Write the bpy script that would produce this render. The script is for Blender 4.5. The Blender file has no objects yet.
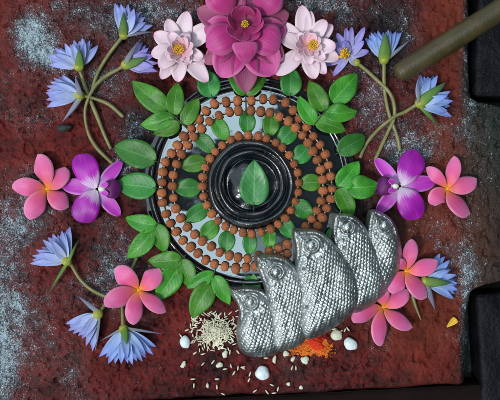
import bpy, math, random
import numpy as np
from mathutils import Vector, Matrix
random.seed(7); rng = np.random.default_rng(7)
R = math.radians
S = 0.001            # one unit of the plan below is a millimetre
H = 900.0            # camera height above the stone, mm
scene = bpy.context.scene
C = scene.collection

# ---------------------------------------------------------------- camera
cam_d = bpy.data.cameras.new('camera'); cam = bpy.data.objects.new('camera', cam_d); C.objects.link(cam)
cam.location = (0, 0, H*S); cam.rotation_euler = (0, 0, 0)
cam_d.sensor_width = 36; cam_d.lens = 36*H/500.0; cam_d.clip_start = 0.01; cam_d.clip_end = 50
scene.camera = cam
scene.view_settings.view_transform = 'Standard'; scene.view_settings.look = 'None'
scene.view_settings.exposure = 0.45; scene.view_settings.gamma = 1.0
scene.cycles.use_denoising = True

# ---------------------------------------------------------------- world: open sky left, unseen dark cover added right to shape plate reflections
SUN_EL, SUN_AZ = 58, 215       # azimuth measured in the plan: direction of the sun from the scene, degrees ccw from +x
world = bpy.data.worlds.new('World'); scene.world = world; world.use_nodes = True
nt = world.node_tree; N = nt.nodes; L = nt.links; N.clear()
def wn(t, **k):
    n = N.new(t)
    for a, b in k.items(): setattr(n, a, b)
    return n
def wm(op, a, b=None, c=None):
    n = wn('ShaderNodeMath', operation=op)
    for i, v in enumerate((a, b, c)):
        if v is None: continue
        if isinstance(v, (int, float)): n.inputs[i].default_value = v
        else: L.new(v, n.inputs[i])
    return n.outputs[0]
sky = wn('ShaderNodeTexSky', sky_type='NISHITA', sun_disc=False)
sky.sun_elevation = R(SUN_EL); sky.sun_rotation = R(90-SUN_AZ); sky.air_density = 1.2; sky.dust_density = 3.0
tc = wn('ShaderNodeTexCoord'); sep = wn('ShaderNodeSeparateXYZ'); L.new(tc.outputs['Generated'], sep.inputs[0])
zc = wm('MAXIMUM', sep.outputs[2], 0.05)
px = wm('DIVIDE', sep.outputs[0], zc); py = wm('DIVIDE', sep.outputs[1], zc)       # tangent plane overhead
cmb = wn('ShaderNodeCombineXYZ'); L.new(px, cmb.inputs[0]); L.new(py, cmb.inputs[1])
n1 = wn('ShaderNodeTexNoise'); n1.inputs['Scale'].default_value = 14; n1.inputs['Detail'].default_value = 3; L.new(cmb.outputs[0], n1.inputs['Vector'])
n2 = wn('ShaderNodeTexNoise'); n2.inputs['Scale'].default_value = 3.0; n2.inputs['Detail'].default_value = 5; L.new(cmb.outputs[0], n2.inputs['Vector'])
nz = wm('SUBTRACT', n1.outputs['Fac'], 0.5)
nz2 = wm('SUBTRACT', n2.outputs['Fac'], 0.5)
def step_lt(v, edge, soft):     # 1 where v < edge
    m = wn('ShaderNodeMapRange', interpolation_type='SMOOTHSTEP'); L.new(v, m.inputs['Value'])
    m.inputs['From Min'].default_value = edge-soft; m.inputs['From Max'].default_value = edge+soft
    m.inputs['To Min'].default_value = 1; m.inputs['To Max'].default_value = 0
    return m.outputs['Result']
xe = wm('SUBTRACT', wm('ADD', px, wm('MULTIPLY', nz, 0.10)), wm('MULTIPLY', py, 0.18))
openl = step_lt(xe, 0.005, 0.006)                                # open sky on the left of the zenith
# dark wedge added across the open sky, shaped for the plate's reflection
by = wm('ABSOLUTE', wm('ADD', wm('ADD', py, -0.024), wm('MULTIPLY', nz, 0.07)))
dark_wedge = wm('MULTIPLY', step_lt(by, 0.042, 0.003), step_lt(wm('MULTIPLY', px, -1), 0.2, 0.01))
gaps = step_lt(wm('MULTIPLY', nz2, -1), -0.10, 0.02)              # bright gaps in the added cover on the right
bright_patch = step_lt(wm('SQRT', wm('ADD', wm('MULTIPLY', px, px), wm('MULTIPLY', py, py))), 0.30, 0.08)  # brighter patch added overhead for the plate to mirror
openm = wm('MAXIMUM', wm('MULTIPLY', openl, wm('SUBTRACT', 1, dark_wedge)), wm('MULTIPLY', gaps, 0.35))
cloudcol = wn('ShaderNodeMixRGB'); cloudcol.inputs[0].default_value = 0.72
skys = wn('ShaderNodeVectorMath', operation='SCALE'); L.new(sky.outputs[0], skys.inputs[0]); skys.inputs['Scale'].default_value = 1.0
L.new(skys.outputs[0], cloudcol.inputs[1]); 
holecol = wn('ShaderNodeMixRGB'); L.new(bright_patch, holecol.inputs[0]); holecol.inputs[1].default_value = (7, 8.6, 9.4, 1); holecol.inputs[2].default_value = (38, 52, 60, 1)
L.new(holecol.outputs[0], cloudcol.inputs[2])
covercol = wn('ShaderNodeMixRGB'); L.new(n2.outputs['Fac'], covercol.inputs[0])
covercol.inputs[1].default_value = (.22, .36, .40, 1); covercol.inputs[2].default_value = (1.1, 1.5, 1.6, 1)
mixw = wn('ShaderNodeMixRGB'); L.new(openm, mixw.inputs[0]); L.new(covercol.outputs[0], mixw.inputs[1]); L.new(cloudcol.outputs[0], mixw.inputs[2])
bg = wn('ShaderNodeBackground'); bg.inputs['Strength'].default_value = 0.075; L.new(mixw.outputs[0], bg.inputs['Color'])
wo = wn('ShaderNodeOutputWorld'); L.new(bg.outputs[0], wo.inputs[0])

sun_d = bpy.data.lights.new('sun', 'SUN'); sun_d.energy = 1.3; sun_d.angle = R(10); sun_d.color = (1.0, 0.98, 0.95)
sun = bpy.data.objects.new('sun', sun_d); C.objects.link(sun)
sd = Vector((math.cos(R(SUN_EL))*math.cos(R(SUN_AZ)), math.cos(R(SUN_EL))*math.sin(R(SUN_AZ)), math.sin(R(SUN_EL))))
sun.rotation_euler = sd.to_track_quat('Z', 'Y').to_euler()

# ---------------------------------------------------------------- helpers
def W(x, y, z=0.0):
    """plan position (mm, y down) of a point at height z"""
    f = (H-z)/H
    return Vector(((x-250)*f*S, (200-y)*f*S, z*S))
def tag(o, label=None, cat=None, group=None, kind=None):
    if label: o['label'] = label
    if cat: o['category'] = cat
    if group: o['group'] = group
    if kind: o['kind'] = kind
    return o
def thing(name, label, cat, loc, group=None):
    o = bpy.data.objects.new(name, None); C.objects.link(o); o.location = loc; o.empty_display_size = 0.01
    return tag(o, label, cat, group)
def base_of(o):
    v = Vector((0, 0, 0))
    while o is not None: v += Vector(o.location); o = o.parent
    return v
def obj(name, verts, faces, mat, parent=None, uv=None, smooth=True, origin=None, thick=0, attr=None):
    """verts in world coordinates"""
    verts = np.asarray(verts, dtype=float)
    off = base_of(parent) if parent is not None else (origin if origin is not None else Vector((0, 0, 0)))
    me = bpy.data.meshes.new(name)
    me.from_pydata((verts-np.array(off)).tolist(), [], faces)
    if uv is not None:
        lay = me.uv_layers.new(name='UVMap'); uv = np.asarray(uv)
        li = np.empty(len(me.loops), dtype=np.int32); me.loops.foreach_get('vertex_index', li)
        lay.data.foreach_set('uv', uv[li].astype(np.float32).ravel())
    if attr:
        for k, a in attr.items():
            at = me.attributes.new(k, 'FLOAT', 'POINT'); at.data.foreach_set('value', np.asarray(a, dtype=np.float32))
    if smooth: me.polygons.foreach_set('use_smooth', [True]*len(me.polygons))
    me.materials.append(mat); me.update()
    o = bpy.data.objects.new(name, me); C.objects.link(o)
    if parent is not None: o.parent = parent
    elif origin is not None: o.location = origin
    if thick:
        m = o.modifiers.new('solid', 'SOLIDIFY'); m.thickness = thick*S; m.offset = -1
    return o
def gridfaces(n, m, wrap=False, o=0):
    f = []
    for i in range(n-1):
        for j in range(m if wrap else m-1):
            a = o+i*m+j; b = o+i*m+(j+1) % m
            f.append((a, b, b+m, a+m))
    return f
def vnoise(x, y, seed=0):
    r = np.random.default_rng(seed); T = r.random((256, 256))
    xi = np.floor(x).astype(int); yi = np.floor(y).astype(int); fx = x-xi; fy = y-yi
    fx = fx*fx*(3-2*fx); fy = fy*fy*(3-2*fy)
    g = lambda a, b: T[a % 256, b % 256]
    return (g(xi, yi)*(1-fx)+g(xi+1, yi)*fx)*(1-fy)+(g(xi, yi+1)*(1-fx)+g(xi+1, yi+1)*fx)*fy
def fbm(x, y, sc, oct=4, seed=0, gain=0.5):
    v = 0; a = 1; t = 0
    for k in range(oct):
        v = v+a*vnoise(x/sc*2**k+17*k, y/sc*2**k+31*k, seed+k); t += a; a *= gain
    return v/t

# ---------------------------------------------------------------- materials
class MatB:
    def __init__(s, name):
        s.m = bpy.data.materials.new(name); s.m.use_nodes = True
        s.t = s.m.node_tree; s.p = s.t.nodes['Principled BSDF']
    def n(s, t, **k):
        n = s.t.nodes.new(t)
        for a, b in k.items(): setattr(n, a, b)
        return n
    def l(s, a, b): s.t.links.new(a, b)
    def noise(s, sc, det=3, rough=.5, coord='Object', scale3=None):
        tc = s.n('ShaderNodeTexCoord'); no = s.n('ShaderNodeTexNoise'); no.inputs['Scale'].default_value = sc
        no.inputs['Detail'].default_value = det; no.inputs['Roughness'].default_value = rough
        src = tc.outputs[coord]
        if scale3:
            mp = s.n('ShaderNodeMapping'); mp.inputs['Scale'].default_value = scale3; s.l(src, mp.inputs[0]); src = mp.outputs[0]
        s.l(src, no.inputs['Vector']); return no.outputs['Fac']
    def ramp(s, fac, stops):
        r = s.n('ShaderNodeValToRGB'); e = r.color_ramp.elements
        while len(e) < len(stops): e.new(0.5)
        for i, (p, c) in enumerate(stops):
            e[i].position = p; e[i].color = (*c, 1) if len(c) == 3 else c
        s.l(fac, r.inputs[0]); return r.outputs[0]
    def mix(s, fac, a, b, mode='MIX'):
        m = s.n('ShaderNodeMixRGB', blend_type=mode)
        for i, v in ((0, fac), (1, a), (2, b)):
            if isinstance(v, (int, float)): m.inputs[i].default_value = v
            elif isinstance(v, tuple): m.inputs[i].default_value = (*v, 1)
            else: s.l(v, m.inputs[i])
        return m.outputs[0]
    def math(s, op, a, b=0.0):
        m = s.n('ShaderNodeMath', operation=op)
        for i, v in ((0, a), (1, b)):
            if isinstance(v, (int, float)): m.inputs[i].default_value = v
            else: s.l(v, m.inputs[i])
        return m.outputs[0]
    def attr(s, name):
        a = s.n('ShaderNodeAttribute'); a.attribute_name = name; return a.outputs['Fac']
    def uv(s):
        u = s.n('ShaderNodeUVMap'); sp = s.n('ShaderNodeSeparateXYZ'); s.l(u.outputs[0], sp.inputs[0]); return sp.outputs[0], sp.outputs[1], u.outputs[0]
    def bump(s, h, strength=.3, dist=.001, prev=None):
        b = s.n('ShaderNodeBump'); b.inputs['Distance'].default_value = dist
        if isinstance(strength, (int, float)): b.inputs['Strength'].default_value = strength
        else: s.l(strength, b.inputs['Strength'])
        s.l(h, b.inputs['Height'])
        if prev is not None: s.l(prev, b.inputs['Normal'])
        s.l(b.outputs[0], s.p.inputs['Normal']); return b.outputs[0]
    def set(s, **k):
        for a, v in k.items():
            inp = s.p.inputs[a.replace('_', ' ')]
            if hasattr(v, 'links') or hasattr(v, 'is_linked'): s.l(v, inp)
            elif isinstance(v, tuple): inp.default_value = (*v, 1)
            else: inp.default_value = v
        return s

def stone_mat():
    b = MatB('wet_red_stone')
    big = b.noise(9, 5, .6); mid = b.noise(45, 6, .65); fine = b.noise(260, 4, .7); vfine = b.noise(700, 3, .6)
    red = b.ramp(mid, [(.3, (.035, .006, .005)), (.45, (.10, .011, .010)), (.62, (.165, .019, .016)), (.8, (.20, .034, .024))])
    dirt = b.ramp(b.math('ADD', b.math('MULTIPLY', big, .6), b.math('MULTIPLY', fine, .4)), [(.38, (0, 0, 0)), (.50, (1, 1, 1))])
    col = b.mix(dirt, (.016, .010, .012), red)
    pits = b.ramp(fine, [(.33, (0, 0, 0)), (.43, (1, 1, 1))])
    col = b.mix(pits, (.012, .006, .006), col)
    moss = b.attr('moss'); col = b.mix(moss, col, b.mix(fine, (.006, .013, .012), (.018, .028, .022)))
    stain_shade = b.attr('stain_shade'); col = b.mix(stain_shade, col, (.010, .008, .010))
    orange = b.attr('warm'); col = b.mix(b.math('MULTIPLY', orange, .55), col, b.mix(mid, (.05, .012, .006), (.26, .055, .024)))
    wet_glint = b.attr('wet_glint')
    # glints and sheen off the water painted into the colour, denser by the wetness mask
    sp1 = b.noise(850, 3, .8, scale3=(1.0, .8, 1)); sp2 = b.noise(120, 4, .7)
    thr = b.math('SUBTRACT', b.math('ADD', b.math('MULTIPLY', sp1, .68), b.math('MULTIPLY', sp2, .32)), b.math('SUBTRACT', .655, b.math('MULTIPLY', wet_glint, .125)))
    wet_glint = b.math('MINIMUM', wet_glint, 1.0)
    glints = b.ramp(b.math('MULTIPLY', thr, 16), [(.0, (0, 0, 0)), (.5, (1, 1, 1))])
    sheen = b.ramp(b.math('SUBTRACT', b.math('ADD', b.math('MULTIPLY', b.attr('wet_glint'), .5), b.math('MULTIPLY', sp2, .6)), .55), [(.0, (0, 0, 0)), (.6, (1, 1, 1))])
    col = b.mix(b.math('MULTIPLY', sheen, .55), col, (.12, .21, .26))
    col = b.mix(b.math('MULTIPLY', glints, .9), col, b.mix(fine, (.30, .48, .58), (.78, .90, .96)))
    vo = b.n('ShaderNodeTexVoronoi', feature='SMOOTH_F1'); vo.inputs['Scale'].default_value = 560; vo.inputs['Smoothness'].default_value = .25
    tcv = b.n('ShaderNodeTexCoord'); b.l(tcv.outputs['Object'], vo.inputs['Vector'])
    drop = b.math('MULTIPLY', vo.outputs['Distance'], -1)
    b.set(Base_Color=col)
    rr = b.n('ShaderNodeMapRange'); b.l(wet_glint, rr.inputs[0]); rr.inputs['To Min'].default_value = .42; rr.inputs['To Max'].default_value = .10
    b.l(rr.outputs[0], b.p.inputs['Roughness'])
    b.l(b.math('ADD', b.math('MULTIPLY', wet_glint, .6), .08), b.p.inputs['Specular IOR Level'])
    n0 = b.bump(mid, .3, .006)
    n1 = b.bump(fine, b.math('ADD', b.math('MULTIPLY', wet_glint, .6), .25), .005, n0)
    n2 = b.bump(drop, b.math('ADD', b.math('MULTIPLY', wet_glint, .9), .1), .0011, n1)
    b.bump(sp1, .5, .0012, n2)
    return b.m
def black_mat():
    b = MatB('polished_black_stone'); f = b.noise(38, 6, .75); g = b.noise(25, 3, .5)
    b.set(Base_Color=b.ramp(g, [(.3, (.004, .005, .007)), (.7, (.010, .013, .018))]), Roughness=b.ramp(f, [(.5, (.02,)*3), (.75, (.12,)*3)]), IOR=2.15)
    b.bump(g, .05, .002); return b.m
def dome_mat():
    b = MatB('oiled_black_stone'); f = b.noise(330, 4, .7); g = b.noise(60, 4, .6)
    b.set(Base_Color=(.006, .008, .011), Roughness=b.ramp(g, [(.3, (.05,)*3), (.75, (.15,)*3)]), IOR=1.8)
    n = b.bump(g, .25, .003); b.bump(f, .25, .0012, n); return b.m
def bead_mat():
    b = MatB('rudraksha_seed'); f = b.noise(3.2, 5, .75); oi = b.n('ShaderNodeObjectInfo')
    c = b.ramp(f, [(.32, (.12, .030, .010)), (.46, (.42, .120, .040)), (.68, (.64, .24, .095))])
    hs = b.n('ShaderNodeHueSaturation'); b.l(c, hs.inputs['Color'])
    v = b.math('ADD', b.math('MULTIPLY', oi.outputs['Random'], .5), .75); b.l(v, hs.inputs['Value'])
    b.set(Base_Color=hs.outputs[0], Roughness=.6); b.bump(f, .9, .0016); return b.m
def simple(name, col, rough=.5, noise=None, bump=0, var=.25, spec=None, bsc=300, bd=.001, metal=0, **k):
    b = MatB(name); nn = b.noise(noise or 60, 4, .6)
    lo = tuple(c*(1-var) for c in col); hi = tuple(min(1, c*(1+var)) for c in col)
    b.set(Base_Color=b.ramp(nn, [(.3, lo), (.7, hi)]), Roughness=rough, Metallic=metal)
    if spec is not None: b.p.inputs['Specular IOR Level'].default_value = spec
    for a, v in k.items(): b.p.inputs[a.replace('_', ' ')].default_value = v
    if bump: b.bump(b.noise(bsc, 4, .6), bump, bd)
    return b.m
def leaf_mat(name, lo, hi, rib, rough=.42):
    b = MatB(name); u, v, uvv = b.uv(); oi = b.n('ShaderNodeObjectInfo')
    nn = b.noise(70, 4, .6); col = b.ramp(nn, [(.3, lo), (.72, hi)])
    av = b.math('ABSOLUTE', b.math('SUBTRACT', v, .5))
    mid = b.math('LESS_THAN', av, .018)
    # side veins leave the midrib at an angle
    w = b.math('SUBTRACT', b.math('MULTIPLY', u, 8.0), b.math('MULTIPLY', av, 5.0))
    fr = b.math('ABSOLUTE', b.math('SUBTRACT', b.math('FRACT', w), .5))
    vein = b.ramp(fr, [(.0, (1, 1, 1)), (.07, (0, 0, 0))])
    col = b.mix(b.math('MULTIPLY', vein, .30), col, rib)
    col = b.mix(b.math('MULTIPLY', mid, .65), col, rib)
    bl = b.ramp(b.noise(55, 5, .75), [(.60, (0, 0, 0)), (.70, (1, 1, 1))]); col = b.mix(b.math('MULTIPLY', bl, .45), col, (.16, .26, .03))
    bs = b.ramp(b.noise(190, 2, .5), [(.70, (0, 0, 0)), (.74, (1, 1, 1))]); col = b.mix(b.math('MULTIPLY', bs, .7), col, (.09, .07, .02))
    hs = b.n('ShaderNodeHueSaturation'); b.l(col, hs.inputs['Color'])
    b.l(b.math('ADD', b.math('MULTIPLY', oi.outputs['Random'], .5), .78), hs.inputs['Value'])
    b.l(b.math('ADD', b.math('MULTIPLY', oi.outputs['Random'], .03), .485), hs.inputs['Hue'])
    b.set(Base_Color=hs.outputs[0], Roughness=rough, Specular_IOR_Level=.38)
    h = b.math('ADD', b.math('MULTIPLY', fr, -1.0), b.math('MULTIPLY', nn, .5))
    n1 = b.bump(fr, .25, .0006); b.bump(b.noise(140, 3, .5), .3, .0015, n1)
    return b.m
def petal_mat(name, stops, streak=.25, edge=None, rough=.5, sc=(3, 26), mess=.22):
    """colour runs along the petal (u), fine streaks run lengthwise"""
    b = MatB(name); u, v, uvv = b.uv(); oi = b.n('ShaderNodeObjectInfo')
    mp = b.n('ShaderNodeMapping'); mp.inputs['Scale'].default_value = (sc[0], sc[1], 1); b.l(uvv, mp.inputs[0])
    no = b.n('ShaderNodeTexNoise'); no.inputs['Scale'].default_value = 1; no.inputs['Detail'].default_value = 3; b.l(mp.outputs[0], no.inputs['Vector'])
    uu = b.math('ADD', u, b.math('MULTIPLY', b.math('SUBTRACT', no.outputs['Fac'], .5), mess))
    col = b.ramp(uu, stops); col.node.color_ramp.interpolation = 'EASE'
    st = b.ramp(no.outputs['Fac'], [(.35, (1-streak,)*3), (.65, (1, 1, 1))])
    col = b.mix(1.0, col, st, 'MULTIPLY')
    if edge:
        av = b.math('ABSOLUTE', b.math('SUBTRACT', v, .5)); e = b.ramp(av, [(.36, (0, 0, 0)), (.5, (1, 1, 1))])
        col = b.mix(b.math('MULTIPLY', e, edge[1]), col, edge[0])
    hs = b.n('ShaderNodeHueSaturation'); b.l(col, hs.inputs['Color'])
    b.l(b.math('ADD', b.math('MULTIPLY', oi.outputs['Random'], .25), .88), hs.inputs['Value'])
    b.set(Base_Color=hs.outputs[0], Roughness=rough, Specular_IOR_Level=.35)
    b.p.inputs['Sheen Weight'].default_value = .1
    b.bump(no.outputs['Fac'], .35, .0008)
    return b.m
def silver_mat():
    b = MatB('worn_silver'); f = b.noise(160, 5, .65); g = b.noise(40, 3, .5)
    b.set(Base_Color=b.ramp(f, [(.3, (.24, .255, .25)), (.6, (.50, .53, .525))]), Metallic=1.0, Roughness=b.ramp(g, [(.3, (.38,)*3), (.7, (.52,)*3)]))
    b.bump(f, .35, .0014); return b.m

M = dict(
    stone=stone_mat(), plate=black_mat(), dome=dome_mat(), bead=bead_mat(), silver=silver_mat(),
    eye=simple('bright_silver', (.62, .65, .64), .28, metal=1),
    thread=simple('cream_thread', (.55, .42, .28), .8, bump=.5, bsc=900),
    leaf=leaf_mat('green_leaf', (.030, .15, .012), (.075, .29, .022), (.16, .42, .09)),
    leafd=leaf_mat('dark_green_leaf', (.016, .12, .018), (.038, .23, .030), (.10, .34, .10)),
    leafc=leaf_mat('pale_veined_leaf', (.03, .16, .04), (.06, .26, .07), (.16, .42, .16), .36),
    sprig=simple('leaf_stalk', (.035, .05, .02), .5),
    bluel=petal_mat('sky_blue_petal', [(.0, (.66, .72, .66)), (.25, (.40, .54, .84)), (.7, (.27, .40, .82)), (1, (.22, .28, .76))], .25),
    blue=petal_mat('lavender_blue_petal', [(.0, (.66, .68, .68)), (.25, (.46, .53, .83)), (.7, (.34, .41, .79)), (1, (.31, .29, .72))], .25),
    violet=petal_mat('violet_blue_petal', [(.0, (.60, .56, .68)), (.25, (.44, .42, .78)), (.7, (.36, .32, .74)), (1, (.27, .18, .64))], .25),
    sepg=petal_mat('green_sepal', [(.0, (.30, .36, .03)), (.35, (.10, .22, .03)), (1, (.04, .12, .03))], .25),
    sepv=petal_mat('grey_violet_sepal', [(.0, (.30, .34, .16)), (.4, (.24, .25, .34)), (1, (.20, .18, .34))], .3),
    calyx=simple('yellow_green_calyx', (.34, .36, .045), .5, noise=90, var=.3),
    stem=simple('olive_stem', (.21, .20, .075), .45, noise=120, var=.3, bump=.2),
    stamen=simple('yellow_stamen', (.75, .45, .03), .5, noise=200),
    plum=petal_mat('pink_plumeria_petal', [(.0, (.90, .30, .01)), (.07, (.86, .24, .03)), (.20, (.76, .13, .17)), (.42, (.72, .09, .26)), (.8, (.72, .14, .36)), (1, (.76, .25, .44))], .1, rough=.42, edge=((.82, .40, .52), .5)),
    orch=petal_mat('purple_orchid_petal', [(.0, (.90, .80, .90)), (.18, (.80, .52, .84)), (.42, (.50, .012, .50)), (.8, (.36, .003, .38)), (1, (.44, .015, .46))], .3, rough=.42, sc=(.8, 13), mess=.6),
    orchs=petal_mat('veined_orchid_sepal', [(.0, (.85, .75, .88)), (.2, (.60, .25, .68)), (.45, (.58, .05, .56)), (1, (.50, .03, .48))], .3, rough=.42, edge=((.62, .30, .70), .7), sc=(1.5, 14)),
    lip=petal_mat('dark_magenta_lip', [(.0, (.5, .2, .45)), (.3, (.16, .004, .14)), (1, (.11, .002, .12))], .3),
    colm=simple('cream_column', (.72, .76, .60), .4, noise=200),
    lotus=petal_mat('magenta_lotus_petal', [(.0, (.66, .10, .32)), (.5, (.52, .03, .22)), (1, (.62, .09, .33))], .30, rough=.5, sc=(1.2, 22), edge=((.78, .30, .52), .35), mess=.4),
    lotuso=petal_mat('dusky_outer_lotus_petal', [(.0, (.38, .04, .16)), (.5, (.33, .04, .15)), (1, (.38, .09, .18))], .3, sc=(1.2, 22)),
    lotusi=petal_mat('deep_inner_lotus_petal', [(.0, (.16, .01, .05)), (.5, (.34, .02, .13)), (1, (.55, .05, .24))], .35, sc=(1.2, 16)),
    pale=petal_mat('pale_pink_petal', [(.0, (.80, .52, .60)), (.4, (.82, .66, .72)), (.8, (.80, .60, .69)), (1, (.78, .44, .58))], .07, sc=(1.2, 12), rough=.45),
    pink=petal_mat('soft_pink_inner_petal', [(.0, (.90, .50, .50)), (.4, (.86, .52, .62)), (1, (.88, .64, .74))], .12, sc=(1.2, 12)),
    rice=simple('husked_rice', (.68, .64, .48), .55, noise=40, var=.35),
    white=simple('wet_white_lump', (.72, .80, .82), .28, noise=50, var=.1, bump=.4, bsc=350),
    cream=simple('cream_lump', (.70, .70, .55), .5, noise=80, var=.15, bump=.4, bsc=500),
    kum=simple('vermilion_powder', (.72, .035, .006), .85, noise=260, var=.35, bump=.7, bsc=700),
    turm=simple('orange_powder_crumb', (.70, .16, .012), .8, noise=260, var=.4, bump=.6),
    yel=simple('yellow_petal_scrap', (.75, .42, .02), .5),
    pole=None, block=simple('dark_wet_block', (.007, .007, .010), .45, noise=35, var=.5, bump=.6, bsc=220, bd=.003, spec=.12),
    ground=simple('dark_wet_ground', (.008, .010, .010), .5, noise=14, var=.6, bump=.8, bsc=120, bd=.004, spec=.12),
    char=simple('grey_black_crumb', (.03, .035, .035), .3, noise=400, var=.7, bump=1, bsc=500, bd=.002),
    plank=simple('dark_brown_plank', (.008, .004, .003), .7, noise=20, var=.5, bump=.4, spec=.1),
)
def pole_mat():
    b = MatB('old_bamboo_skin'); f = b.noise(30, 5, .65, scale3=(1, 1, 1)); g = b.noise(500, 3, .6)
    c = b.ramp(f, [(.3, (.035, .028, .008)), (.55, (.085, .062, .018)), (.75, (.13, .085, .035))])
    b.set(Base_Color=b.mix(b.math('MULTIPLY', g, .5), c, (.03, .025, .012)), Roughness=.45); b.bump(g, .35, .001); return b.m
M['pole'] = pole_mat()

# ---------------------------------------------------------------- shape builders
def petal(name, parent, base, tip, width, mat, z=(6, 10, 5), cup=.15, roll=0, a=.5, b=.7, n=13, m=7, bend=0, thick=.5, wav=0, label=None, fold=0):
    """a blade from base to tip (plan mm); z = heights at base, middle, tip"""
    P0 = np.array(W(base[0], base[1], z[0])); P2 = np.array(W(tip[0], tip[1], z[2]))
    mx, my = (base[0]+tip[0])/2, (base[1]+tip[1])/2
    dx, dy = tip[0]-base[0], tip[1]-base[1]; ln = math.hypot(dx, dy)+1e-6
    mx += -dy/ln*bend; my += dx/ln*bend
    Pm = np.array(W(mx, my, z[1])); P1 = 2*Pm-.5*(P0+P2)
    tmax = a/(a+b); norm = tmax**a*(1-tmax)**b
    vs, uv = [], []
    ph = rng.random()*6.28
    for i in range(n):
        t = .5-.5*math.cos(math.pi*i/(n-1)); t = .35*t+.65*(i/(n-1)) if b > .5 else t
        p = (1-t)**2*P0+2*t*(1-t)*P1+t*t*P2
        d = 2*(1-t)*(P1-P0)+2*t*(P2-P1); d /= np.linalg.norm(d)+1e-9
        side = np.cross(d, (0, 0, 1)); side /= np.linalg.norm(side)+1e-9
        nor = np.cross(side, d)
        r = R(roll); side, nor = side*math.cos(r)+nor*math.sin(r), nor*math.cos(r)-side*math.sin(r)
        w = .5*width*S*(max(t, 0)**a*max(1-t, 0)**b)/norm
        if i == 0: w = max(w, .12*width*S)
        for j in range(m):
            s = -1+2*j/(m-1)
            q = p+side*(s*w)+nor*(cup*w*(s*s-.4)*1.0+fold*w*abs(s)+wav*S*math.sin(t*9+ph+s*1.5)*abs(s))
            if q[2] < .35*S: q[2] = .35*S+.1*S*j/m
            vs.append(q); uv.append((t, (s+1)/2))
    o = obj(name, vs, gridfaces(n, m), mat, parent, uv=uv, thick=thick)
    if label: o['label'] = label
    return o
def tube(name, parent, pts, rad, mat, k=8, sub=5, rads=None, origin=None, cap=True):
    P = [np.array(W(*p)) for p in pts]; out = []; rr = []
    n = len(P)
    if rads is None: rads = [rad]*n
    for i in range(n-1):
        p0 = P[max(i-1, 0)]; p1 = P[i]; p2 = P[i+1]; p3 = P[min(i+2, n-1)]
        for s in range(sub):
            t = s/sub
            out.append(.5*((2*p1)+(-p0+p2)*t+(2*p0-5*p1+4*p2-p3)*t*t+(-p0+3*p1-3*p2+p3)*t**3)); rr.append(rads[i]*(1-t)+rads[i+1]*t)
    out.append(P[-1]); rr.append(rads[-1])
    vs = []
    for i, p in enumerate(out):
        d = out[min(i+1, len(out)-1)]-out[max(i-1, 0)]; d = d/(np.linalg.norm(d)+1e-9)
        s = np.cross(d, (0, 0, 1)); ns = np.linalg.norm(s)
        s = s/ns if ns > 1e-3 else np.array((1., 0, 0)); u = np.cross(s, d)
        for j in range(k):
            a = 2*math.pi*j/k; vs.append(p+(s*math.cos(a)+u*math.sin(a))*rr[i]*S)
    f = gridfaces(len(out), k, wrap=True)
    if cap: f += [tuple(range(k))[::-1], tuple(range((len(out)-1)*k, len(out)*k))]
    return obj(name, vs, f, mat, parent, origin=origin)
def ball(name, parent, c, r, mat, sq=(1, 1, 1), seg=12, rings=8, lump=0, origin=None, rot=0):
    cc = np.array(c); vs = []; ph = rng.random(6)*6.28
    for i in range(rings+1):
        th = math.pi*i/rings
        for j in range(seg):
            a = 2*math.pi*j/seg
            q = 1+lump*(math.sin(3*a+ph[0])*math.sin(2*th+ph[1])+.6*math.sin(5*a+ph[2]+3*th)+.4*math.sin(7*th+ph[3]+2*a))*math.sin(th)
            v = np.array((math.sin(th)*math.cos(a)*sq[0], math.sin(th)*math.sin(a)*sq[1], math.cos(th)*sq[2]))*r*S*q
            if rot: v = np.array((v[0]*math.cos(rot)-v[1]*math.sin(rot), v[0]*math.sin(rot)+v[1]*math.cos(rot), v[2]))
            vs.append(cc+v)
    return obj(name, vs, gridfaces(rings+1, seg, wrap=True), mat, parent, origin=origin)
def lathe(name, parent, cx, cy, prof, mat, seg=160, wob=0, origin=None):
    c = np.array(W(cx, cy, 0)); vs = []
    for k, (r, z) in enumerate(prof):
        for j in range(seg):
            a = 2*math.pi*j/seg; w = wob*math.sin(3*a+k*.2)+wob*.6*math.sin(7*a+r*.3)
            vs.append(c+np.array((math.cos(a)*(r+w*.5), math.sin(a)*(r+w*.5), z+w))*S)
    f = gridfaces(len(prof), seg, wrap=True)
    f = [tuple(reversed(q)) for q in f]
    return obj(name, vs, f, mat, parent, origin=origin)
def smooth_prof(pts, sub=5):
    out = []; n = len(pts)
    for i in range(n-1):
        p0 = np.array(pts[max(i-1, 0)]); p1 = np.array(pts[i]); p2 = np.array(pts[i+1]); p3 = np.array(pts[min(i+2, n-1)])
        for s in range(sub):
            t = s/sub; out.append(tuple(.5*((2*p1)+(-p0+p2)*t+(2*p0-5*p1+4*p2-p3)*t*t+(-p0+3*p1-3*p2+p3)*t**3)))
    out.append(pts[-1]); return out

# ---------------------------------------------------------------- the setting
def ground():
    xs = np.linspace(-900, 1400, 90); ys = np.linspace(-900, 1300, 90)
    X, Y = np.meshgrid(xs, ys, indexing='ij'); Z = -70+fbm(X, Y, 60, 4, 3)*8
    v = np.stack([(X-250)*S, (200-Y)*S, Z*S], -1).reshape(-1, 3)
    o = obj('ground', v, gridfaces(90, 90), M['ground']); tag(o, kind='structure')
ground()

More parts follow.
